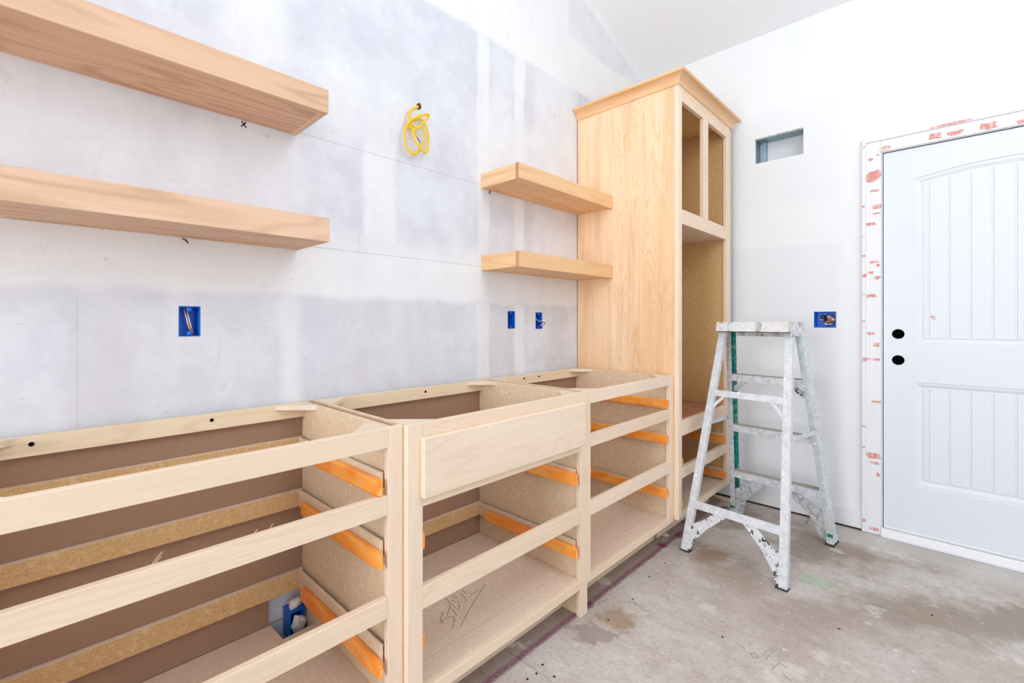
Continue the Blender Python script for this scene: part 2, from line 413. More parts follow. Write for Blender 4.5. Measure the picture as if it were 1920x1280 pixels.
for nm, lab, a in (('window_1', 'white frame of the wide end window', 0), ('window_2', 'white frame of the window behind the photographer', 1)):
    w = thing(nm, lab, None, (XE - .06, -1.75, .6) if a == 0 else (.3, YF - .06, .8), kind='structure')
    if a == 0:
        for y in (-3.18, -2.22, -1.28, -.32): board('mullion', w, XE - .08, XE - .04, y - .02, y + .02, .62, 2.68, white_paint)
        for z in (.62, 2.68): board('window_frame', w, XE - .08, XE - .04, -3.2, -.30, z - .02, z + .02, white_paint)
    else:
        for x in (-.98, .3, 1.58): board('mullion', w, x - .02, x + .02, YF - .08, YF - .04, .82, 2.68, white_paint)
        for z in (.82, 2.68): board('window_frame', w, -1.0, 1.6, YF - .08, YF - .04, z - .02, z + .02, white_paint)
t = NT('textured_ceiling'); o = t.obj()
n1 = t.noise(o, 55, 4, .65)
ceil_mat = t.done(t.mix(n1, lin(236, 240, 243), lin(243, 247, 250)), .9, .1, 0, n1, .35, .006)
bm = bmesh.new()
rows = [[bm.verts.new((x, y, zc(x))) for x in (XE, XR, XW)] for y in (YF, 0)]
for i in range(2): bm.faces.new([rows[0][i], rows[0][i + 1], rows[1][i + 1], rows[1][i]])
rows = [[bm.verts.new((x, y, zc(x) + .1)) for x in (XE - TH, XR, XW + TH)] for y in (YF - TH, TH)]
for i in range(2): bm.faces.new([rows[0][i], rows[0][i + 1], rows[1][i + 1], rows[1][i]])
tag(new_obj('ceiling', bm, ceil_mat), 'pale grey textured sloping ceiling', kind='structure')

# floor -----------------------------------------------------------------------
t = NT('worn_subfloor'); o = t.obj(); X, Y, Z = t.xyz(o)
g = t.vmul(o, (1, .42, 1))
n1 = t.noise(o, 2.1, 4, .6); n2 = t.noise(g, 26, 4, .65); n3 = t.noise(o, 7.5, 4, .62); n4 = t.noise(g, 120, 2, .6)
c = t.mix(t.smooth(n1, .34, .66), lin(186, 173, 163), lin(204, 197, 191))
c = t.mix(mul(t.smooth(n2, .42, .70), .40), c, lin(166, 152, 143))
c = t.mix(mul(t.smooth(n3, .56, .72), .55), c, lin(206, 202, 198))
c = t.mix(mul(t.smooth(n4, .48, .70), .38), c, lin(144, 131, 123))
c = t.mix(mul(t.smooth(t.noise(t.vadd(g, (5, 3, 0)), 150, 2, .7), .60, .72), .40), c, lin(222, 217, 212))
br = mul(t.smooth(X, 1.6, 2.6), t.smooth(t.noise(t.vadd(o, (4, 1, 0)), 3.0, 4, .6), .40, .60), .8)
c = t.mix(br, c, lin(146, 130, 115))
c = t.mix(mul(t.smooth(X, 2.86, 3.03), t.smooth(Y, -.9, -1.2), .6), c, lin(206, 204, 200))
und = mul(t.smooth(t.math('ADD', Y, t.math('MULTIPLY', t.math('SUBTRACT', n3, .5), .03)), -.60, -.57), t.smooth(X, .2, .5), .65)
c = t.mix(und, c, lin(124, 106, 96))  # browner floor under the cabinets, with some of their shade painted in
patchy = t.noise(t.vmul(t.vadd(o, (1.7, 0.4, 0)), (1, .8, 1)), 6.3, 5, .62)
c = t.mix(t.smooth(patchy, .60, .66, 0, .42), c, lin(222, 217, 208))
fl = t.noise(t.vmul(t.vadd(o, (8, 2, 0)), (1, .7, 1)), 34, 3, .6); c = t.mix(t.smooth(fl, .66, .70, 0, .55), c, lin(226, 222, 216))
# magenta snapped chalk line
cl = t.math('ADD', t.math('ADD', Y, .584), t.math('MULTIPLY', t.math('SUBTRACT', t.noise(o, 12, 3), .5), .012))
sp = t.noise(o, 210, 2, .7)
ch = mul(t.smooth(t.math('ABSOLUTE', cl), .004, .020, 1.0, 0.0), t.smooth(sp, .30, .55), t.band(X, .3, 2.75, .1))
c = t.mix(mul(ch, .85), c, lin(112, 42, 84))
def spot(cx, cy, r0, r1, wob=.05):
    d = t.n('ShaderNodeVectorMath', operation='DISTANCE'); t.put(d.inputs[0], t.vmul(o, (1, 1, 0))); d.inputs[1].default_value = (cx, cy, 0)
    dd = t.math('ADD', d.outputs['Value'], t.math('MULTIPLY', t.math('SUBTRACT', t.noise(o, 11, 5, .65), .5), wob * 1.9))
    return dd
for cx, cy, r in ((1.575, -.585, .035), (2.42, -.60, .05), (2.25, -.57, .03), (2.62, -.56, .04), (2.98, -.64, .03)):
    c = t.mix(mul(t.smooth(spot(cx, cy, 0, 0), r * .5, r, 1.0, 0.0), .7), c, lin(96, 28, 52))
# old water ring beside the furniture foot
d = spot(1.57, -.70, 0, 0, .10); c = t.mix(mul(t.smooth(d, .05, .085, 1.0, 0.0), .65), c, lin(150, 124, 92))
d = spot(1.43, -.70, 0, 0, .16); c = t.mix(mul(t.smooth(d, .05, .08, 1.0, 0.0), .6), c, lin(138, 124, 124))
d = spot(1.59, -.70, 0, 0, .11); c = t.mix(mul(t.band(d, .100, .116, .006), t.smooth(t.noise(o, 8, 1), .42, .55), .55), c, lin(134, 124, 124))
d = spot(2.33, -.80, 0, 0, .16); c = t.mix(mul(t.smooth(d, .04, .14, 1.0, 0.0), .6), c, lin(142, 112, 84))
d = spot(2.42, -1.22, 0, 0, .12); c = t.mix(mul(t.smooth(d, .03, .09, 1.0, 0.0), .35), c, lin(150, 188, 150))
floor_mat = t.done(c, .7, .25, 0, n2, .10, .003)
base_dark = plain('joint_shadow', (70, 60, 54), .9, .05)
bm = bmesh.new(); add_box(bm, XE - TH, XW + TH, YF - TH, TH, -.10, -.020)
floor = new_obj('floor', bm, base_dark); tag(floor, 'worn dusty subfloor with a magenta chalk line', kind='structure')
xs = [XE - TH, -2.5 - .0, -1.281, -.062, 1.157, 2.377, XW + TH]; ys = [YF - TH, -3.10, -1.98, TH]
ys = [YF - TH, -4.42, -1.98, TH]
for i in range(len(xs) - 1):
    for j in range(3):
        bm = bmesh.new(); add_box(bm, xs[i] + .001, xs[i + 1] - .001, ys[j] + .001, ys[j + 1] - .001, -.020, 0.0)
        new_obj('plywood_sheet', bm, floor_mat, floor)
nails = [(1.191, -.662), (1.147, -.673), (1.109, -.667), (1.177, -.723), (1.545, -.696), (1.73, -.697), (1.934, -.666), (2.094, -.665), (1.19, -.95), (1.12, -.95), (1.75, -1.05), (2.1, -1.35), (2.45, -1.6), (2.33, -1.1)]
for x, y in nails:
    bm = bmesh.new(); bmesh.ops.create_circle(bm, cap_ends=True, segments=8, radius=.0045)
    new_obj('nail_head', bm, marker, floor, (x, y, .0006))
bm = bmesh.new()
stamp = [[(1.79, -1.125), (1.772, -1.142)], [(1.755, -1.10), (1.74, -1.13)], [(1.745, -1.16), (1.728, -1.176), (1.715, -1.166), (1.728, -1.15), (1.745, -1.16)], [(1.79, -1.19), (1.745, -1.185)], [(1.782, -1.20), (1.737, -1.198)],
         [(1.75, -1.235), (1.70, -1.225)], [(1.75, -1.235), (1.745, -1.262)], [(1.705, -1.255), (1.69, -1.285)], [(1.67, -1.285), (1.655, -1.305)]]
for s in stamp: ribbon(bm, [(x, y, 0) for x, y in s], .006, (0, 0, 1), .0006)
new_obj('faded_stamp', bm, plain('faded_ink', (160, 158, 152), .8, .1), floor)

# ------------------------------------------------------------------ door, casing, sill, baseboard
door = thing('door_1', 'white two panel door with arched plank panel and two bored lock holes', None, (XW, -1.845, .05), kind='structure')
Yc = -1.836
DX = .003      # slab face sits just behind the wall plane
def px(d): return XW + DX + d
def loop_low(i, n=1):
    y0, y1, z0, z1 = -1.511 - i, 2 * Yc + 1.511 + i, .2955 + i, .8387 - i * .85
    return [(y0, z0), (y0, z1)] + [(y0 + (y1 - y0) * k / 16, z1) for k in range(1, 16)] + [(y1, z1), (y1, z0)]
def loop_up(i):
    y0, y1, z0 = -1.511 - i, 2 * Yc + 1.511 + i, 1.0357 + i * .82
    e, m = 1.893 - i * .70, 1.934 - i * 1.05
    f = lambda y: m - (m - e) * ((y - Yc) / (y0 - Yc)) ** 2
    return [(y0, z0)] + [(y0 + (y1 - y0) * k / 16, f(y0 + (y1 - y0) * k / 16)) for k in range(17)] + [(y1, z0)]
def circ(cz, n=20): return [(-1.4493 + .0262 * math.cos(2 * math.pi * k / n), cz + .0262 * math.sin(2 * math.pi * k / n)) for k in range(n)]
bm = bmesh.new()
DY0, DY1, DZ0, DZ1 = -2.300, -1.3886, .050, 2.057
def mkloop(pts, d):
    vs = [bm.verts.new((px(d), y, z)) for y, z in pts]
    return vs, [bm.edges.new((vs[i], vs[(i + 1) % len(vs)])) for i in range(len(vs))]
outer, eo = mkloop([(DY0, DZ0), (DY1, DZ0), (DY1, DZ1), (DY0, DZ1)], 0)
la, ea = mkloop(loop_low(0), 0); lb, eb = mkloop(loop_up(0), 0); h1, e1 = mkloop(circ(1.0873), 0); h2, e2 = mkloop(circ(.949), 0)
bmesh.ops.triangle_fill(bm, use_beauty=True, edges=eo + ea + eb + e1 + e2)
def bridge(a, b):
    for i in range(len(a)): bm.faces.new([a[i], a[(i + 1) % len(a)], b[(i + 1) % len(b)], b[i]])
for first, fn in ((la, loop_low), (lb, loop_up)):
    prev = first
    for ins, dep in ((.004, .004), (.010, .0035), (.016, .0045), (.030, .0105), (.0355, .0105)):
        cur, _ = mkloop(fn(ins), dep); bridge(prev, cur); prev = cur
    bm.faces.new(prev)
for h, cz in ((h1, 1.0873), (h2, .949)):
    cur, _ = mkloop(circ(cz), .034); bridge(h, cur)
bo, _ = mkloop([(DY0, DZ0), (DY1, DZ0), (DY1, DZ1), (DY0, DZ1)], .036); bridge(outer, bo); bm.faces.new(bo)
for v in bm.verts: v.co -= door.location
new_obj('slab', bm, door_paint, door)
for cz in (1.0873, .949):
    bm = bmesh.new(); n = 20; rad = .0258
    a = [bm.verts.new((.0035, rad * math.cos(2 * math.pi * k / n), rad * math.sin(2 * math.pi * k / n))) for k in range(n)]
    b = [bm.verts.new((.033, v.co.y, v.co.z)) for v in a]
    for k in range(n): bm.faces.new([a[k], a[(k + 1) % n], b[(k + 1) % n], b[k]])
    bm.faces.new(b)
    new_obj('knob_hole', bm, dark_hole, door, Vector((XW + DX, -1.4493, cz)) - door.location)  # black lining puts the darkness inside the bored hole into the colour
ye = [-1.5475] + [-1.5697 - .0762 * k for k in range(8)] + [2 * Yc + 1.5475]
def f_in(y):
    i = .0362; y0 = -1.511 - i; e, m = 1.893 - i * .70, 1.934 - i * 1.05
    return m - (m - e) * ((y - Yc) / (y0 - Yc)) ** 2
for up in (False, True):
    for a, b in zip(ye, ye[1:]):
        g_ = .0022; a1, b1_ = a - (g_ if a != ye[0] else 0), b + (g_ if b != ye[-1] else 0)
        z0 = 1.0655 if up else .332; za, zb = (f_in(a1), f_in(b1_)) if up else (.808, .808)
        bm = bmesh.new(); c = Vector((px(.0105), (a + b) / 2, (z0 + za) / 2))
        outl = [(a1, z0), (b1_, z0), (b1_, zb), (a1, za)]; s = .0022
        inn = [(a1 - s, z0 + s), (b1_ + s, z0 + s), (b1_ + s, zb - s), (a1 - s, za - s)]
        v0 = [bm.verts.new(Vector((px(.0104), y, z)) - c) for y, z in outl]; v1 = [bm.verts.new(Vector((px(.0072), y, z)) - c) for y, z in inn]
        for k in range(4): bm.faces.new([v0[k], v0[(k + 1) % 4], v1[(k + 1) % 4], v1[k]])
        bm.faces.new(v1)
        new_obj('plank', bm, door_paint, door, c - door.location)

def smear(parent, y, z, w, h, x):
    bm = bmesh.new(); n = 12; vs = []
    for k in range(n):
        a = 2 * math.pi * k / n; q = .8 + R.uniform(-.22, .22)
        cy, sz = math.cos(a), math.sin(a)
        cy = math.copysign(abs(cy) ** .6, cy); sz = math.copysign(abs(sz) ** .6, sz)
        vs.append((w / 2 * cy * q, h / 2 * sz * q))
    f = [bm.verts.new((-.0005, p, r)) for p, r in vs]; b = [bm.verts.new((.0003, p, r)) for p, r in vs]
    bm.faces.new(f)
    for k in range(n): bm.faces.new([f[k], f[(k + 1) % n], b[(k + 1) % n], b[k]])
    new_obj('putty_smear', bm, putty, parent, Vector((x, y, z)) - origin(parent))
smear(door, -1.585, 1.178, .028, .012, XW + DX + .0068); smear(door, -1.590, 1.165, .022, .006, XW + DX + .0068)

casing = thing('trim_1', 'white door casing spotted with pink putty', None, (XW, -1.34, 0), kind='structure')
CY0, CY1, CB = -1.3796, -1.3141, -1.2953; CT = 2.0645; CTB = 2.1257; CTO = 2.1445
YR = 2 * -1.8443 + 1.3796
board('side_casing', casing, XW - .0145, XW - .0005, CY0, CY1, .0015, CTB, white_paint, .002)
board('back_band', casing, XW - .020, XW - .0005, CY1, CB, .0015, CTO, white_paint, .003)
board('head_casing', casing, XW - .0140, XW - .0006, YR, CY0 - .0004, CT, CTB, white_paint, .002)
board('back_band', casing, XW - .020, XW - .0006, YR, CB, CTB, CTO, white_paint, .003)
board('side_casing', casing, XW - .0145, XW - .0005, YR - .0655, YR, .0015, CTB, white_paint, .002)
board('jamb', casing, XW - .003, XW + .10, -1.3852, CY0 - .0005, .0015, 2.0645, white_paint, .001)
board('jamb', casing, XW - .003, XW + .10, YR - .003, -1.3852, 2.0605, 2.0645, white_paint, .0005)
board('jamb', casing, XW + .048, XW + .10, -2.306, -1.3852, .05, 2.0605, dark_hole, 0)  # dark sheet added behind the slab for the unlit space beyond
for z in (1.087, .949): board('strike_plate', casing, XW + .0005, XW + .03, -1.3878, -1.3850, z - .0285, z + .0285, dark_hole, 0)
SM = [(88,140,4,8),(104,174,10,12),(126,160,8,6),(115,217,30,36),(119,258,20,8),(86,302,8,6),(122,302,18,16),(122,320,18,6),(107,349,22,10),(87,384,6,4),(87,437,8,8),(115,453,22,8),(126,462,8,10),(105,482,14,8),(86,490,10,12),(124,496,12,12),(108,545,22,12),(86,541,8,5),(86,614,8,5),(104,648,18,10),(122,678,18,18),(86,718,10,14),(112,719,30,8),(120,834,20,8),(87,901,8,6),(86,957,8,8),(114,982,32,18),(116,1001,22,8),(127,1033,8,14),(85,1156,8,12),(114,1181,22,10)]
HM = [(145,142,28,14),(281,109,24,22),(330,75,76,8),(338,101,34,16),(426,81,34,22),(516,69,16,12)]
def to_wall(cx, cy, xp):
    u = 1560 + cx / 1.4556; v = 180 + cy / 1.4556; r = (u - 960.35) / 864.2; q = -(v - 602.06) / 864.2
    s, c = math.sin(.8075), math.cos(.8075); d = (r * c + s, -r * s + c, q); k = xp / d[0]
    return -1.66 + d[1] * k, 1.1549 + d[2] * k, k
for lst in (SM, HM):
    for cx, cy, w, h in lst:
        y, z, k = to_wall(cx, cy, XW - .015); ww = w / 1.4556 / 864.2 * k * 1.28; hh = h / 1.4556 / 864.2 * k
        xs_ = XW - (.0202 if (y > CY1 or z > CTB) else .0147)
        if lst is SM: y = min(y, CB - ww * .5) if y > CY1 else max(min(y, CY1 - ww * .42), CY0 + ww * .42); z = max(z, hh * .5 + .004)
        else: z = max(min(z, CTB - hh * .45), CT + hh * .45) if z < CTB else max(CTB + hh * .45, min(z, CTO - hh * .45))
        smear(casing, y, z, ww, hh, xs_)

sill = thing('trim_2', 'white dusty door sill', None, (XW, -1.84, 0), kind='structure')
poly_prism('sill_body', sill, [(XW - .0005, .0015), (XW - .030, .0015), (XW - .030, .012), (XW - .026, .016), (XW - .022, .036), (XW - .016, .043), (XW - .0005, .047)], 1, -2.30, CY0 - .001, white_paint)
sill.children[0].rotation_euler = (0, 0, 0)
board('sweep', sill, XW - .010, XW + .0005, -2.298, -1.390, .0485, .062, white_paint, .002)
base = thing('baseboard_right', 'white baseboard left of the door', None, (XW, -.65, 0), kind='structure')
board('baseboard', base, XW - .0135, XW - .0004, CB + .0003, -.002, .012, .1088, white_paint, .002)
board('shadow_gap', base, XW - .004, XW - .0004, CB + .0003, -.002, .0004, .012, base_dark, 0)

# ------------------------------------------------------------------ duct and electrical boxes
duct = thing('vent_duct', 'bare galvanised duct boot inside the rough vent hole in the wall', 'duct', (XW + .02, -.885, 2.151))
bm = bmesh.new(); y0, y1, z0, z1 = VENT; D = .15
fr = [(XW + .0145, y, z) for y, z in [(y0 - .004, z0 - .004), (y1 + .004, z0 - .004), (y1 + .004, z1 + .004), (y0 - .004, z1 + .004)]]; bk = [(XW + D, a[1], a[2]) for a in fr]
f = [bm.verts.new(p) for p in fr]; b = [bm.verts.new(p) for p in bk]
for k in range(4): bm.faces.new([f[k], f[(k + 1) % 4], b[(k + 1) % 4], b[k]])
q = bm.faces.new(b); q.material_index = 1  # back of the duct made paler, its brightness put into the colour
for v in bm.verts: v.co -= duct.location
new_obj('duct_sleeve', bm, [galv, plain('lit_duct_back', (222, 229, 232), .5, .4)], duct)
board('seam_fold', duct, XW + .075, XW + D - .001, y1 - .040, y1 - .022, z0, z1, galv, .002)

def outlet(label, x0, x1, z0, z1, plane, group=None):
    "open blue wall box set into the drywall; plane 'L' faces -y, 'R' faces -x"
    L = plane == 'L'
    c = Vector(((x0 + x1) / 2, 0, z0)) if L else Vector((XW, (x0 + x1) / 2, z0))
    o = thing('outlet_box', label, 'outlet box', c, group)
    hw = (x1 - x0) / 2 - .0006; h = z1 - z0; e = .0006; dp = .055
    def P(u, d, z): return (u, d, z) if L else (d, -u, z)
    bm = bmesh.new(); ti = .0022
    oo = [(-hw, e), (hw, e), (hw, h - e), (-hw, h - e)]; ii = [(-hw + ti, e + ti), (hw - ti, e + ti), (hw - ti, h - e - ti), (-hw + ti, h - e - ti)]
    A = [bm.verts.new(P(u, .001, z)) for u, z in oo]; Bv = [bm.verts.new(P(u, .001, z)) for u, z in ii]
    Cb = [bm.verts.new(P(u * .92, dp, z)) for u, z in ii]; Db = [bm.verts.new(P(u, dp + .002, z)) for u, z in oo]
    for k in range(4):
        j = (k + 1) % 4
        bm.faces.new([A[k], A[j], Bv[j], Bv[k]]); bm.faces.new([Bv[k], Bv[j], Cb[j], Cb[k]]); bm.faces.new([A[k], A[j], Db[j], Db[k]])
    bm.faces.new(Cb); bm.faces.new(Db)
    new_obj('box_shell', bm, blue_plastic, o)
    for zz in ((.010, h - .010) if L else (h / 2 - .030, h / 2 + .030)):
        bm = bmesh.new()
        if L: add_box(bm, -.006, .006, .003, .012, -.006, .006, .002)
        else: add_box(bm, .003, .012, -.006, .006, -.006, .006, .002)
        new_obj('screw_tab', bm, blue_plastic, o, P(0, 0, zz) if L else P(0, 0, zz))
    return o
def wire(o, pts, rad, mat): return tube('wire', o, [Vector(p) + o.location for p in pts], rad, mat, 5, 6)
b = outlet('blue outlet box holding a white wire bundle, in the grey wall below the long shelves', *BOX1, 'L')
for dx, m in ((-.002, white_wire), (.004, white_wire), (.001, copper)):
    wire(b, [(dx - .004, .045, .088), (dx - .004, .030, .070), (dx, .022, .045), (dx + .006, .026, .022)], .0024, m)
bm = bmesh.new(); bmesh.ops.create_cone(bm, cap_ends=True, segments=8, radius1=.007, radius2=.004, depth=.016); new_obj('wire_nut', bm, plain('tan_wire_nut', (168, 140, 70), .5, .3), b, (.008, .026, .018))
b = outlet('left outlet box of the pair beside the tall cabinet, holding one black cable', *BOX2, 'L')
wire(b, [(-.021, .05, .07), (-.020, .03, .055), (-.018, .022, .035), (-.021, .03, .012)], .004, black_wire)
wire(b, [(-.012, .05, .066), (-.010, .03, .05), (-.009, .026, .03), (-.014, .03, .01)], .0018, white_wire)
b = outlet('right blue outlet box of the pair beside the tall cabinet, loose wire ends sticking out', *BOX3, 'L')
wire(b, [(-.021, .04, .075), (-.014, .02, .06), (-.008, .01, .042), (.010, -.012, .040), (.026, -.020, .032), (.020, -.016, .022), (0, -.008, .016), (-.026, -.004, .014)], .0022, black_wire)
wire(b, [(-.020, .04, .078), (-.012, .012, .058), (-.004, .0, .044), (.014, -.016, .043), (.030, -.024, .030), (.022, -.018, .024), (-.004, -.008, .018)], .0016, white_wire)
b = outlet('wide blue outlet box crammed with bare wires, between the stepladder and the door', *BOX4, 'R')
for k in range(16):
    yy = R.uniform(-.03, .03); zz = R.uniform(.02, .06); m = [copper, black_wire, white_wire][k % 3]
    wire(b, [(.045, yy, zz + .02), (.018, yy - .01, zz), (.004, yy - R.uniform(-.02, .03), zz + R.uniform(-.012, .012)), (.012, yy - R.uniform(.0, .03), zz - .004), (.02, yy + R.uniform(-.02, .02), zz + .01)], .0024, m)

# ------------------------------------------------------------------ floating shelves
def shelf(label, x0, x1, d, z0, z1, group, end_face, alder=alder):
    s = thing('floating_shelf', label, 'shelf', ((x0 + x1) / 2, 0, z0), group)
    tk = .019
    board('front_board', s, x0, x1, -d, -d + tk, z0, z1, alder[0], .0012, None, end_grain)
    board('bottom_panel', s, x0 + (tk if end_face == 'L' else 0), x1 - (tk if end_face == 'R' else 0), -d + tk, -.0005, z0 + .0015, z0 + .014, alder[0], .0006)
    board('top_panel', s, x0 + (tk if end_face == 'L' else 0), x1 - (tk if end_face == 'R' else 0), -d + tk, -.0005, z1 - .013, z1 - .0005, alder[0], .0006)
    a, b_ = (x0, x0 + tk) if end_face == 'L' else (x1 - tk, x1)
    board('end_board', s, a, b_, -d + tk, -.0005, z0, z1, alder[1], .0012)
    return s
warm = [wood('warm_maple_%s' % 'xyz'[a], a, (232, 190, 142), (240, 204, 160), (200, 146, 96), 9, .4, 1.1, .3) for a in range(3)]
shelf('upper of the two long thick wood shelves on the left', -1.75, .643, .2519, 1.8027, 1.8755, None, 'R')
shelf('lower of the two long thick wood shelves on the left, swirled grain at its end', -1.75, .6459, .2519, 1.4027, 1.4765, None, 'R')
shelf('upper of the two short wood shelves fixed against the tall cabinet', 1.5154, 2.3048, .2495, 1.8001, 1.8716, None, 'L', warm)
shelf('lower of the two short wood shelves fixed against the tall cabinet', 1.5174, 2.3048, .2495, 1.4014, 1.4734, None, 'L', warm)

# ------------------------------------------------------------------ base cabinets
def drawer_slide(parent, x0, x1, yf, yb, z0, z1):
    "metal slide still wrapped in orange paper, its end folded shut"
    c = Vector(((x0 + x1) / 2, (yf + yb) / 2, (z0 + z1) / 2)); hx, hz = (x1 - x0) / 2, (z1 - z0) / 2; L = (yb - yf) / 2
    bm = bmesh.new(); rings = []; n = 11
    for i in range(n):
        q = i / (n - 1); y = -L + 2 * L * q
        k = 1.0 if 0 < i < n - 1 else .82
        ring = []
        for (a, b_) in ((-1, -.75), (-.7, -1), (.7, -1), (1, -.75), (1, .75), (.7, 1), (-.7, 1), (-1, .75)):
            j = R.uniform(-.0006, .0006)
            ring.append(bm.verts.new((a * hx * k + j, y, b_ * hz * (1 if k == 1 else .95) + j)))
        rings.append(ring)
    for a, b_ in zip(rings, rings[1:]):
        for k in range(8): bm.faces.new([a[k], a[(k + 1) % 8], b_[(k + 1) % 8], b_[k]])
    bm.faces.new(rings[0]); bm.faces.new(rings[-1])
    s = new_obj('drawer_slide', bm, orange, parent, c - origin(parent))
    bm = bmesh.new()
    p = [(-hx * .9, -L - .0006, hz * .9), (hx * .2, -L - .003, hz * .8), (hx * .75, -L - .0015, 0), (hx * .3, -L - .004, -hz * .95), (-hx * .9, -L - .0008, -hz * .7)]
    f = [bm.verts.new(q) for q in p]; m = bm.verts.new((hx * .0, -L + .001, 0))
    for k in range(5): bm.faces.new([f[k], f[(k + 1) % 5], m])
    new_obj('folded_end', bm, orange, s)
    return s

def corner_block(parent, x, y, sx, sy, leg, z1, th=.016):
    poly_prism('corner_block', parent, [(x, y), (x + sx * leg, y), (x, y + sy * leg)], 2, z1 - th, z1 - .0004, ply_top, .0006)

H = .876
def base_cabinet(label, x0, x1, yf, sl, sr, rails, zfoot, pl, pr_, screws, slides, lsl=-.1039, drawer=None, deck_cut=False, strips=((.702, .757), (.520, .576), (.240, .302))):
    "sl/sr: inner edges of the stiles; pl/pr_: (inner, outer) x of the side panels"
    c = thing('base_cabinet', label, 'cabinet', ((x0 + x1) / 2, yf / 2, 0))
    yb = yf + .019
    board('stile', c, x0, sl, yf, yb, zfoot, H, maple[2]); board('stile', c, sr, x1, yf, yb, zfoot, H, maple[2])
    for z0, z1 in rails: board('rail', c, sl + .0002, sr - .0002, yf, yb, z0, z1, maple[0])
    toe = -.515; tz = .109
    for (i, o_) in (pl, pr_):
        a, b_ = min(i, o_), max(i, o_)
        if zfoot == 0: poly = [(-.001, 0), (yb + .0005, 0), (yb + .0005, H - .0005), (-.001, H - .0005)]
        else: poly = [(-.001, 0), (toe, 0), (toe, tz), (yb + .0005, tz), (yb + .0005, H - .0005), (-.001, H - .0005)]
        poly_prism('side_panel', c, poly, 0, a, b_, chip_board, .0005)
    xi0, xi1 = pl[0] + .0004, pr_[0] - .0004
    if deck_cut:
        bm, vg = grid_wall('b', [(.546, xi1 - .001, .147, .2395)], [xi0, xi1], [.147, .85], lambda u, v, d: (u, -.020 + d, v), None, .006, '')
        for v in bm.verts: v.co -= c.location
        new_obj('back_panel', bm, hard, c)
        poly_prism('deck', c, [(xi0, -.0205), (xi0, -.5235), (xi1, -.5235), (xi1, -.117), (.5537, -.1227), (.551, -.0205)], 2, .128, .146, chip_deck, .0004)
    else:
        board('back_panel', c, xi0, xi1, -.020, -.014, .147, .85, hard, 0)
        board('deck', c, xi0, xi1, -.5235, -.0205, .128, .146, chip_deck, .0004)
    board('deck_strip', c, xi0, xi1, yb + .0004, -.5250, .128, .146, chip_deck, .0004)
    board('nail_rail', c, xi0, xi1, -.040, -.0205, .8265, H - .0005, spruce, .0008)
    for x in screws:
        bm = bmesh.new(); bmesh.ops.create_circle(bm, cap_ends=True, segments=12, radius=.0055, matrix=Matrix.Rotation(math.pi / 2, 4, 'X'))
        new_obj('screw_hole', bm, dark_hole, c, Vector((x, -.0409, .856)) - c.location)
    for (z0, z1) in strips:
        board('back_strip', c, xi0 + .003, xi1 - .003, -.038, -.0205, z0, z1, chip_edge, .0006, chip_deck)
        for s, xs_ in ((1, pl[0]), (-1, pr_[0])):
            a, b_ = sorted((xs_ + s * .0112, xs_ + s * .0202))
            if s == 1: b_ = lsl - .0004
            ss = board('side_strip', c, a, b_, yb + .0006, -.0385, z0 + .001, z1 - .0005, chip_board, .0006, ply_top)
            a, b_ = sorted((xs_ + s * .0003, xs_ + s * .0110))
            board('slot_light_block', ss, a, b_, yb + .0006, -.0385, z0 + .001, z0 + .012, chip_board, 0)  # filler added to close the slot from below and keep light out
    for (z0, z1) in slides:
        a = pr_[0] - .0206; drawer_slide(c, a - .0175, a, yf + .003, -.095, z0, z1)
        a = lsl; drawer_slide(c, a, a + .0175, yf + .023, -.095, z0, z1)
    lg = .098
    corner_block(c, pl[0] + .0003, -.0405, 1, -1, lg, H); corner_block(c, pr_[0] - .0003, -.0405, -1, -1, lg, H)
    corner_block(c, pl[0] + .0003, yb + .0003, 1, 1, lg, H); corner_block(c, pr_[0] - .0003, yb + .0003, -1, 1, lg, H)
    board('toe_kick', c, xi0, xi1, toe - .0005, toe + .012, 0.0, .1275, chip_board if zfoot else maple[0], .0005)
    if drawer:
        board('false_drawer_front', c, drawer[0], drawer[1], yf - .0195, yf - .0002, drawer[2], drawer[3], maple[0], .0025)
    return c
cabA = base_cabinet('left base cabinet with three open drawer bays and a hole in its deck', -.160, .6925, -.591, -.115, .647,
    ((.8225, H), (.6465, .699), (.377, .4315), (.109, .1435)), .109, (-.1245, -.1365), (.656, .668), (.0017, .379), ((.699, .7425), (.510, .554), (.2275, .271)), deck_cut=True)
cabB = base_cabinet('middle base cabinet that stands forward, with the flat drawer front', .694, 1.5286, -.6109, .743, 1.480,
    ((.822, H), (.6475, .700), (.366, .4275), (.109, .1435)), 0.0, (.7045, .6935), (1.4885, 1.5005), (1.1598,), ((.517, .566), (.236, .2795)), lsl=.7500, drawer=(.7338, 1.4885, .674, .839), strips=((.520, .576), (.240, .297)))
cabC = base_cabinet('base cabinet with open drawer bays beside the tall cabinet', 1.5290, 2.3047, -.6109, 1.551, 2.262,
    ((.826, H), (.652, .703), (.377, .434), (.115, .1460)), .115, (1.5435, 1.5315), (2.2715, 2.2835), (1.7831, 1.9032), ((.709, .754), (.528, .574), (.253, .299)), lsl=1.5690)
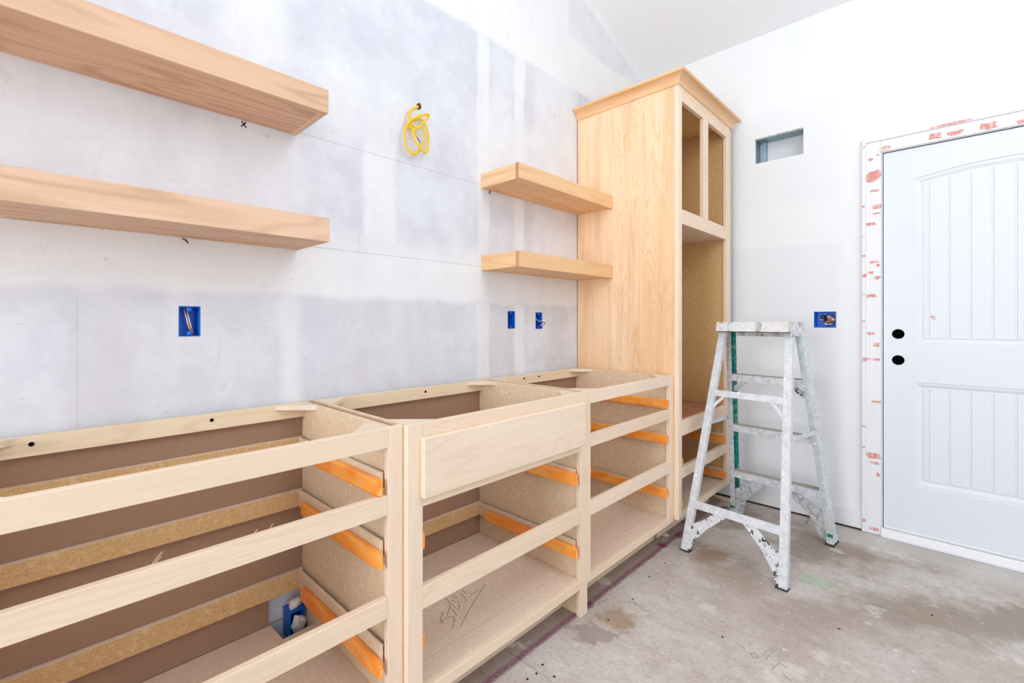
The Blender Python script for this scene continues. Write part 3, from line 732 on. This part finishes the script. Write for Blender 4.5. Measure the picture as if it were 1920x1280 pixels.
# pencilled word on the deck of the middle cabinet
W_ = [[(.9904, -.3794), (.9477, -.4176)], [(.9561, -.417), (.9812, -.4148), (.9975, -.4241), (.9909, -.4403), (.9788, -.4539), (.9572, -.4714), (.9511, -.4686)], [(.9502, -.4165), (.9596, -.4151), (.9496, -.4308)],
      [(1.0443, -.3245), (1.0411, -.3559), (1.0354, -.4103), (1.0628, -.3786)], [(1.0362, -.3635), (.9833, -.4093)], [(1.0271, -.3749), (1.0171, -.4053), (1.0098, -.4332)], [(1.0788, -.3249), (1.0663, -.3475)], [(1.0805, -.3357), (1.0719, -.3577)],
      [(1.0518, -.3454), (1.0592, -.3704), (1.0718, -.3664)], [(1.1001, -.338), (1.0982, -.3631), (1.0899, -.3853), (1.079, -.3912), (1.0703, -.3821)], [(1.1196, -.3262), (1.1198, -.3403), (1.1134, -.3565)],
      [(1.2132, -.3591), (1.127, -.4021), (1.0376, -.4505), (.9962, -.4758), (.9802, -.4846)], [(1.1206, -.3594), (1.1359, -.3755), (1.1638, -.3723)]]
bm = bmesh.new()
for s in W_: ribbon(bm, catmull([(x, y, .146) for x, y in s], 5), .0015, (0, 0, 1), .0006)
for v in bm.verts: v.co -= cabB.location
new_obj('pencil_writing', bm, pencil, cabB)
# wood fibres left on the second rail of the left cabinet
for x, l in ((.155, .02), (.16, .012), (.33, .008), (.36, .01)):
    bm = bmesh.new(); add_tube(bm, [Vector((x, -.58, .699)), Vector((x + l * .5, -.578, .699 + l * .6)), Vector((x + l * .9, -.578, .699 + l))], .0006, 4)
    for v in bm.verts: v.co -= cabA.location
    new_obj('splinter', bm, maple[0], cabA)

# blue box and crumpled wrapping seen through the hole of the left cabinet
b = thing('outlet_box', 'blue outlet box stuffed with crumpled paper, seen through the hole in the cabinet deck', 'outlet box', (.624, -.0005, .085))
bm = bmesh.new(); ti = .003
oo = [(-.026, .0), (.0235, .0), (.0235, .095), (-.026, .095)]; ii = [(-.026 + ti, ti), (.0235 - ti, ti), (.0235 - ti, .095 - ti), (-.026 + ti, .095 - ti)]
A = [bm.verts.new((u, -.060, z)) for u, z in oo]; Bv = [bm.verts.new((u, -.060, z)) for u, z in ii]; Cb = [bm.verts.new((u, -.010, z)) for u, z in ii]; Db = [bm.verts.new((u, -.001, z)) for u, z in oo]
for k in range(4):
    j = (k + 1) % 4
    bm.faces.new([A[k], A[j], Bv[j], Bv[k]]); bm.faces.new([Bv[k], Bv[j], Cb[j], Cb[k]]); bm.faces.new([A[k], A[j], Db[j], Db[k]])
bm.faces.new(Cb); bm.faces.new(Db)
new_obj('box_shell', bm, blue_plastic, b)
def crumple(parent, loc, s, seed):
    bm = bmesh.new(); bmesh.ops.create_icosphere(bm, subdivisions=2, radius=1); q = random.Random(seed)
    for v in bm.verts: v.co = Vector((v.co.x * s[0], v.co.y * s[1], v.co.z * s[2])) * q.uniform(.65, 1.15)
    return new_obj('crumpled_paper', bm, paper_mat, parent, loc)
crumple(b, (.004, -.055, .045), (.024, .020, .032), 3); crumple(b, (-.004, -.042, .110), (.022, .020, .020), 4)
wire(b, [(-.012, -.03, .094), (-.014, -.04, .112), (-.004, -.05, .118), (.004, -.052, .104)], .0022, black_wire)

# ------------------------------------------------------------------ tall cabinet
XD, XD2, YD = 2.3055, 3.0733, -.6385
tall = thing('tall_cabinet', 'tall open cabinet with crown moulding and plain birch side', 'cabinet', ((XD + XD2) / 2, YD / 2, 0))
ZC = 2.3745; ybD = YD + .0215; ZB = .130; toeD = -.522
poly_prism('side_panel', tall, [(-.006, 0), (toeD, 0), (toeD, ZB), (ybD + .0003, ZB), (ybD + .0003, ZC + .02), (-.006, ZC + .02)], 0, XD + .0012, XD + .019, birch_ply, .0005)
tk_x = 3.045
poly_prism('side_panel', tall, [(-.001, 0), (toeD, 0), (toeD, ZB), (ybD + .0003, ZB), (ybD + .0003, ZC + .02), (-.001, ZC + .02)], 0, 3.012, 3.030, chip_gold, .0005)
board('stile', tall, XD, 2.348, YD, ybD, ZB, ZC + .02, maple[2]); board('stile', tall, 3.0035, 3.056, YD, ybD, ZB, ZC + .02, maple[2])
board('filler_strip', tall, 3.0565, XD2 + .012, YD + .004, ybD, ZB, ZC + .02, maple[2])
board('center_stile', tall, 2.6335, 2.7065, YD, ybD, 1.7405, 2.3025, maple[2])
for z0, z1 in ((2.3025, ZC + .02), (1.6635, 1.740), (.556, .6345), (.334, .391), (ZB, .162)):
    board('rail', tall, 2.3482, 3.0033, YD, ybD, z0, z1, maple[0])
xi0, xi1 = XD + .0194, 3.0116
board('back_panel', tall, xi0, xi1, -.020, -.014, .13, ZC, chip_edge, 0)
for nm, z0, z1, m in (('top_panel', ZC - .012, ZC + .006, chip_gold), ('shelf_panel', 1.668, 1.686, chip_board), ('niche_deck', .612, .630, shelf_brown), ('deck', .142, .160, chip_deck)):
    board(nm, tall, xi0, xi1, ybD + .0004, -.0205, z0, z1, m, .0004)
board('toe_kick', tall, xi0, 3.0116, toeD - .0005, toeD + .012, 0, .1415, maple[0], .0005)
for z0, z1 in ((.385, .452), (.165, .232)):
    for s, xs_ in ((1, xi0), (-1, xi1)):
        a, b_ = sorted((xs_ + s * .004, xs_ + s * .010)); board('side_strip', tall, a, b_, ybD + .0006, -.0385, z0, z1, chip_board, .0006)
for z0, z1 in ((.396, .439), (.178, .217)):
    drawer_slide(tall, xi1 - .0285, xi1 - .0105, YD + .004, -.09, z0, z1); drawer_slide(tall, xi0 + .0285 , xi0 + .0465, YD + .004, -.09, z0, z1)
# crown: cove profile (offset out, height)
O = .0465; HC = .0605
prof = [(.000, .000), (.005, .000), (.007, .006)]
for k in range(1, 9):
    a = k / 8 * math.pi / 2; prof.append((.007 + (O - .011) * (1 - math.cos(a)), .006 + (HC - .020) * math.sin(a)))
prof += [(O - .002, HC - .012), (O, HC - .009), (O, HC), (-.015, HC), (-.015, .000)]
def crown(fn0, fn1):
    bm = bmesh.new(); a = [Vector(fn0(o_, z)) for o_, z in prof]; b_ = [Vector(fn1(o_, z)) for o_, z in prof]
    c = sum(a + b_, Vector()) / (2 * len(a)); va = [bm.verts.new(p - c) for p in a]; vb = [bm.verts.new(p - c) for p in b_]; n = len(a)
    for i in range(n): bm.faces.new([va[i], va[(i + 1) % n], vb[(i + 1) % n], vb[i]])
    bm.faces.new(va[::-1]); bm.faces.new(vb)
    return bm, c
XR2 = XD2 + .012
for (f0, f1, m) in ((lambda o_, z: (XD - o_, -.002, ZC + z), lambda o_, z: (XD - o_, YD - o_, ZC + z), alder_m := wood('crown_wood_y', 1, (232, 188, 142), (240, 202, 158), (206, 150, 100), 8, .35)),
                    (lambda o_, z: (XD - o_, YD - o_, ZC + z), lambda o_, z: (XR2 + o_, YD - o_, ZC + z), wood('crown_wood_x', 0, (224, 182, 140), (234, 198, 158), (196, 142, 98), 8, .4)),
                    (lambda o_, z: (XR2 + o_, YD - o_, ZC + z), lambda o_, z: (XR2 + o_, -.30, ZC + z), alder_m)):
    bm, c = crown(f0, f1); new_obj('crown_moulding', bm, m, tall, c - tall.location)

# ------------------------------------------------------------------ yellow cable
cab = thing('electrical_cable', 'coiled yellow electrical cable hanging out of a hole in the wall', 'cable', (1.150, -.001, 2.079))
p1 = [(1.1536, 2.079, .004), (1.1327, 2.0627, -.016), (1.1127, 2.0486, -.026), (1.0954, 2.0325, -.03), (1.0869, 2.0099, -.03), (1.0881, 1.9896, -.028), (1.0869, 1.9726, -.022), (1.0954, 1.9607, -.018), (1.104, 1.9779, -.022), (1.12, 1.972, -.022),
      (1.1377, 1.9777, -.03), (1.1556, 2.0023, -.038), (1.1762, 2.0302, -.040), (1.1736, 2.0369, -.042), (1.1479, 2.0265, -.044), (1.1177, 2.0083, -.045), (1.0833, 1.9818, -.044), (1.064, 1.9491, -.04), (1.0604, 1.9151, -.036), (1.0664, 1.886, -.032), (1.0808, 1.8631, -.03), (1.1053, 1.8551, -.03), (1.1252, 1.8645, -.03), (1.1454, 1.8889, -.03), (1.1607, 1.9229, -.03), (1.1633, 1.9493, -.03), (1.1556, 1.9662, -.030), (1.1377, 1.9735, -.034), (1.1177, 1.9632, -.036), (1.1004, 1.9434, -.038), (1.0991, 1.9222, -.04), (1.1127, 1.901, -.042), (1.1327, 1.8812, -.042), (1.153, 1.8718, -.04), (1.1684, 1.8759, -.036), (1.1814, 1.8965, -.03), (1.1866, 1.9302, -.024), (1.188, 1.9651, -.02), (1.1814, 1.9889, -.018), (1.1684, 2.0085, -.016), (1.153, 2.0185, -.014), (1.1302, 2.0092, -.014), (1.1078, 1.9968, -.014), (1.1016, 1.9855, -.016), (1.1053, 1.9658, -.02), (1.1127, 1.9492, -.024), (1.1252, 1.9297, -.028)]
tube('jacket', cab, [(x, y, z) for x, z, y in p1], .0052, yellow, 5, 8, .6)
tube('wire', cab, [(1.1252, -.028, 1.9297), (1.129, -.029, 1.924), (1.131, -.030, 1.919)], .0018, black_wire, 4, 6)
tube('wire', cab, [(1.1262, -.026, 1.9302), (1.134, -.027, 1.921), (1.1395, -.028, 1.911)], .0018, black_wire, 4, 6)
bm = bmesh.new(); vs = []
for k in range(14):
    a = 2 * math.pi * k / 14; r = .012 * R.uniform(.7, 1.3); vs.append(bm.verts.new((1.155 + r * math.cos(a), -.0006, 2.078 + r * 1.25 * math.sin(a))))
bm.faces.new(vs); new_obj('ragged_hole', bm, plain('ragged_hole_brown', (92, 70, 54), .9, .1), wall_left)

# ------------------------------------------------------------------ stepladder
lw = Vector((-.08802902, -.99611791, 0)); la_ = Vector((.99611791, -.08802902, 0)); lm = Vector((2.251, -.905, 0))
lad = thing('stepladder', 'paint spattered aluminium stepladder standing before the tall cabinet', 'ladder', lm + la_ * .32)
LO = lad.location.copy()
def LP(t_, s, z): return lm + la_ * t_ + lw * s + Vector((0, 0, z))
TN = lambda z: .29 * z / 1.12
TF = lambda z: .62 - .25 * z / 1.12
def lofted(name, sections, mat, mats=None, parent=lad, smooth=False):
    "sections: list of closed outlines (same count) in ladder coordinates (t, s, z)"
    bm = bmesh.new(); c = LP(*sections[0][0]); rs = [[bm.verts.new(LP(*p) - c) for p in sec] for sec in sections]; n = len(rs[0])
    for a, b_ in zip(rs, rs[1:]):
        for k in range(n):
            f = bm.faces.new([a[k], a[(k + 1) % n], b_[(k + 1) % n], b_[k]])
            if mats: f.material_index = mats[k]
    bm.faces.new(rs[0][::-1]); bm.faces.new(rs[-1])
    return new_obj(name, bm, mat, parent, c - origin(parent), smooth)
def near_s(z): return .2432 - (.2432 - .1765) * z / 1.098       # outer edge of a rear rail
def far_s(z): return .2590 - (.2590 - .1830) * z / 1.09
def near_rail(sg):
    sec = []
    for z in (.007, 1.112):
        so = near_s(z) * sg; t0 = TN(z); w_, d, k = .034, .028, .003
        P = lambda u, v: (t0 + v, so - sg * u, z)
        sec.append([P(0, 0), P(w_, 0), P(w_, d), P(w_ - k, d), P(w_ - k, k), P(k, k), P(k, d), P(0, d)])
    r = lofted('rail', sec, alu)
    so = near_s(.01) * sg
    f = lofted('rubber_foot', [[(-.004, so + sg * .003, z), (-.004, so - sg * .046, z), (.032, so - sg * .046, z), (.032, so + sg * .003, z)] for z in (.0, .007)], rubber, parent=r)
    return r
def far_rail(sg):
    sec = []
    for z in (.007, 1.105):
        so = far_s(z) * sg; t0 = TF(z); w_, d, k = .026, .072, .003
        P = lambda u, v: (t0 + v, so - sg * u, z)
        sec.append([P(0, 0), P(w_, 0), P(w_, k), P(k, k), P(k, d - k), P(w_, d - k), P(w_, d), P(0, d)])
    inner = 1
    r = lofted('rail', sec, [alu_grey, alu_teal if sg < 0 else alu_pale_teal], mats=[0 if sg < 0 else 1, 0, inner, inner, inner, 0, 0, 0])
    so = far_s(.01) * sg
    lofted('rubber_foot', [[(.607, so + sg * .005, z), (.607, so - sg * .036, z), (.700, so - sg * .036, z), (.700, so + sg * .005, z)] for z in (.0, .007)], rubber, parent=r)
    lofted('foot_cap', [[(.6125, so + sg * .0025, .013), (.6125, so - sg * .030, .013), (.694, so - sg * .030, .013), (.694, so + sg * .0025, .013)], [(.610, so + sg * .001, .046), (.610, so - sg * .028, .046), (.690, so - sg * .028, .046), (.690, so + sg * .001, .046)]], alu_grey, parent=r)
    lofted('paint_patch', [[(.6085, so + sg * .0005, .046), (.6085, so - sg * .022, .046), (.612, so - sg * .022, .046), (.612, so + sg * .0005, .046)], [(.603, so, .064), (.603, so - sg * .024, .064), (.607, so - sg * .024, .064), (.607, so, .064)]], green_paint, parent=r)
    return r
for sg in (-1, 1): near_rail(sg); far_rail(sg)
def bar(name, z0, z1, sfun, tfun, th, mat, inset=.004):
    sec = []
    for z in (z0, z1):
        s = sfun(z) - inset; t0 = tfun(z) - .0035
        sec.append([(t0, -s, z), (t0, s, z), (t0 + th, s, z), (t0 + th, -s, z)])
    return lofted(name, sec, mat)
bar('crossbar', .768, .798, lambda z: near_s(z) - .026, TN, .006, alu)
bar('crossbar', .211, .247, lambda z: near_s(z) - .026, TN, .006, alu)
for zt in (.860, .567, .286):
    s = far_s(zt) - .004; t0 = TF(zt) + .0045; dpt = .062; lip = .036
    st = lofted('step', [[(t0, -s, zt - .004), (t0, s, zt - .004), (t0 + dpt, s, zt - .004), (t0 + dpt, -s, zt - .004)], [(t0, -s, zt), (t0, s, zt), (t0 + dpt, s, zt), (t0 + dpt, -s, zt)]], tread_mat)
    for a, b_ in ((t0 - .0005, t0 + .003), (t0 + dpt - .003, t0 + dpt + .0005)):
        lofted('step_lip', [[(a, -s, zt - lip), (a, s, zt - lip), (b_, s, zt - lip), (b_, -s, zt - lip)], [(a, -s, zt + .0005), (a, s, zt + .0005), (b_, s, zt + .0005), (b_, -s, zt + .0005)]], alu_grey, parent=st)
    for k in range(6):
        a = t0 + .007 + k * .009
        lofted('tread_rib', [[(a, -s, zt + .0002), (a, s, zt + .0002), (a + .004, s, zt + .0002), (a + .004, -s, zt + .0002)], [(a, -s, zt + .002), (a, s, zt + .002), (a + .004, s, zt + .002), (a + .004, -s, zt + .002)]], tread_mat, parent=st)
def plate(name, pts, tf, th, mat, off=.004, flange=.012):
    "gusset plate in the plane of a ladder frame, with a turned outer edge"
    bm = bmesh.new(); c = LP(tf(pts[0][1]), *pts[0]); n = len(pts)
    va = [bm.verts.new(LP(tf(z) + off, s, z) - c) for s, z in pts]; vb = [bm.verts.new(LP(tf(z) + off + th, s, z) - c) for s, z in pts]
    bm.faces.new(va); bm.faces.new(vb[::-1])
    for k in range(n): bm.faces.new([va[k], va[(k + 1) % n], vb[(k + 1) % n], vb[k]])
    return new_obj(name, bm, mat, lad, c - LO)
for sg in (-1, 1):
    plate('gusset', [(sg * s, z) for s, z in ((.098, .212), (.036, .212), (.128, .128), (.176, .065), (.196, .018), (.212, .018), (.207, .135), (.186, .142), (.150, .165))], TN, .004, alu_black, .001)
    plate('gusset', [(sg * s, z) for s, z in ((.100, .252), (.018, .252), (.120, .172), (.170, .110), (.186, .060), (.196, .022), (.232, .022), (.230, .165), (.205, .185), (.155, .215))], TF, .006, alu_dark, .012)
    plate('brace', [(sg * s, z) for s, z in ((.104, .770), (.120, .770), (.163, .728), (.165, .708), (.158, .708))], TN, .004, alu, .0005)
    plate('brace', [(sg * s, z) for s, z in ((.095, .826), (.125, .826), (.178, .790), (.178, .765), (.165, .765))], TF, .012, alu_pale_teal if sg < 0 else alu_black, .020)
    s0, s1 = sg * (near_s(.61) + .002), sg * (far_s(.605) + .003)
    for (ta, tb, za, zb) in ((.155, .335, .606, .598), (.320, .512, .599, .594)):
        k0 = (ta - .155) / .357; k1 = (tb - .155) / .357; sa, sb = s0 + (s1 - s0) * k0, s0 + (s1 - s0) * k1; e = sg * (.003 if ta < .2 else .0062)
        lofted('spreader', [[(ta, sa + e, za), (ta, sa + e - sg * .003, za), (ta, sa + e - sg * .003, za + .021), (ta, sa + e, za + .021)], [(tb, sb + e, zb), (tb, sb + e - sg * .003, zb), (tb, sb + e - sg * .003, zb + .021), (tb, sb + e, zb + .021)]], alu_grey)
# cap
cz0, cz1 = 1.104, 1.1505
def capsec(z, g_): return [(.262 - g_, -.173, z), (.255 - g_, -.168, z), (.255 - g_, .168, z), (.262 - g_, .173, z), (.440 + g_, .173, z), (.447 + g_, .168, z), (.447 + g_, -.168, z), (.440 + g_, -.173, z)]
cap = lofted('top_cap', [capsec(cz0, .006), capsec(cz1 - .004, .001), capsec(cz1, -.003)], cap_grey)
lofted('end_skirt', [[(.262, .1735, 1.083), (.262, .1795, 1.083), (.452, .1795, 1.083), (.452, .1735, 1.083)], [(.262, .1735, 1.150), (.262, .1765, 1.150), (.438, .1765, 1.150), (.438, .1735, 1.150)]], cap_grey, parent=cap)
lofted('end_skirt', [[(.262, -.1735, 1.095), (.262, -.1795, 1.095), (.452, -.1795, 1.095), (.452, -.1735, 1.095)], [(.262, -.1735, 1.150), (.262, -.1765, 1.150), (.438, -.1765, 1.150), (.438, -.1735, 1.150)]], cap_grey, parent=cap)
lofted('back_skirt', [[(.436, -.150, z), (.436, .150, z), (.446, .150, z), (.446, -.150, z)] for z in (1.074, 1.104)], cap_grey, parent=cap)
for a, b_, c_, d in ((-.174, -.114, -.171, -.117), (-.100, .026, -.086, .022), (.048, .170, .056, .168)):
    lofted('cap_pad', [[(.2385, a, cz0 - .001), (.2385, b_, cz0 - .001), (.2555, b_, cz0 - .001), (.2555, a, cz0 - .001)], [(.2455, c_, cz1 + .001), (.2455, d, cz1 + .001), (.2585, d, cz1 + .001), (.2585, c_, cz1 + .001)]], cap_mat, parent=cap)
lofted('cap_lip', [[(.2440, -.176, z), (.2440, .172, z), (.262, .172, z), (.262, -.176, z)] for z in (1.0995, 1.1028)], rubber, parent=cap)

# ------------------------------------------------------------------ loose scraps on the floor
s = poly_prism('wood_scrap', None, [(3.098, -.524), (3.122, -.522), (3.098, -.634), (3.072, -.637)], 2, .0005, .014, spruce, .001)
tag(s, 'small offcut of pale wood lying by the baseboard under the tall cabinet', 'offcut')
bm = bmesh.new(); v = [bm.verts.new(p) for p in [(-.022, -.012, .004), (.016, -.016, .0008), (.022, .008, .006), (-.010, .014, .0008)]]; bm.faces.new([v[0], v[1], v[2]]); bm.faces.new([v[0], v[2], v[3]])
v2 = [bm.verts.new(k.co + Vector((0, 0, .0008))) for k in v]; bm.faces.new([v2[0], v2[1], v2[2]]); bm.faces.new([v2[0], v2[2], v2[3]])
for k in range(4): bm.faces.new([v[k], v[(k + 1) % 4], v2[(k + 1) % 4], v2[k]])
tag(new_obj('paper_scrap', bm, scrap_paper, None, (2.364, -.540, 0)), 'torn white scrap on the floor at the corner of the tall cabinet', 'scrap')
tag(tube('wire_scrap', None, [(3.05, -1.055, .0012), (3.09, -1.054, .0016), (3.135, -1.05, .004), (3.150, -1.047, .012)], .0012, black_wire, 4, 6), 'short black wire end lying on the floor by the baseboard', 'wire')
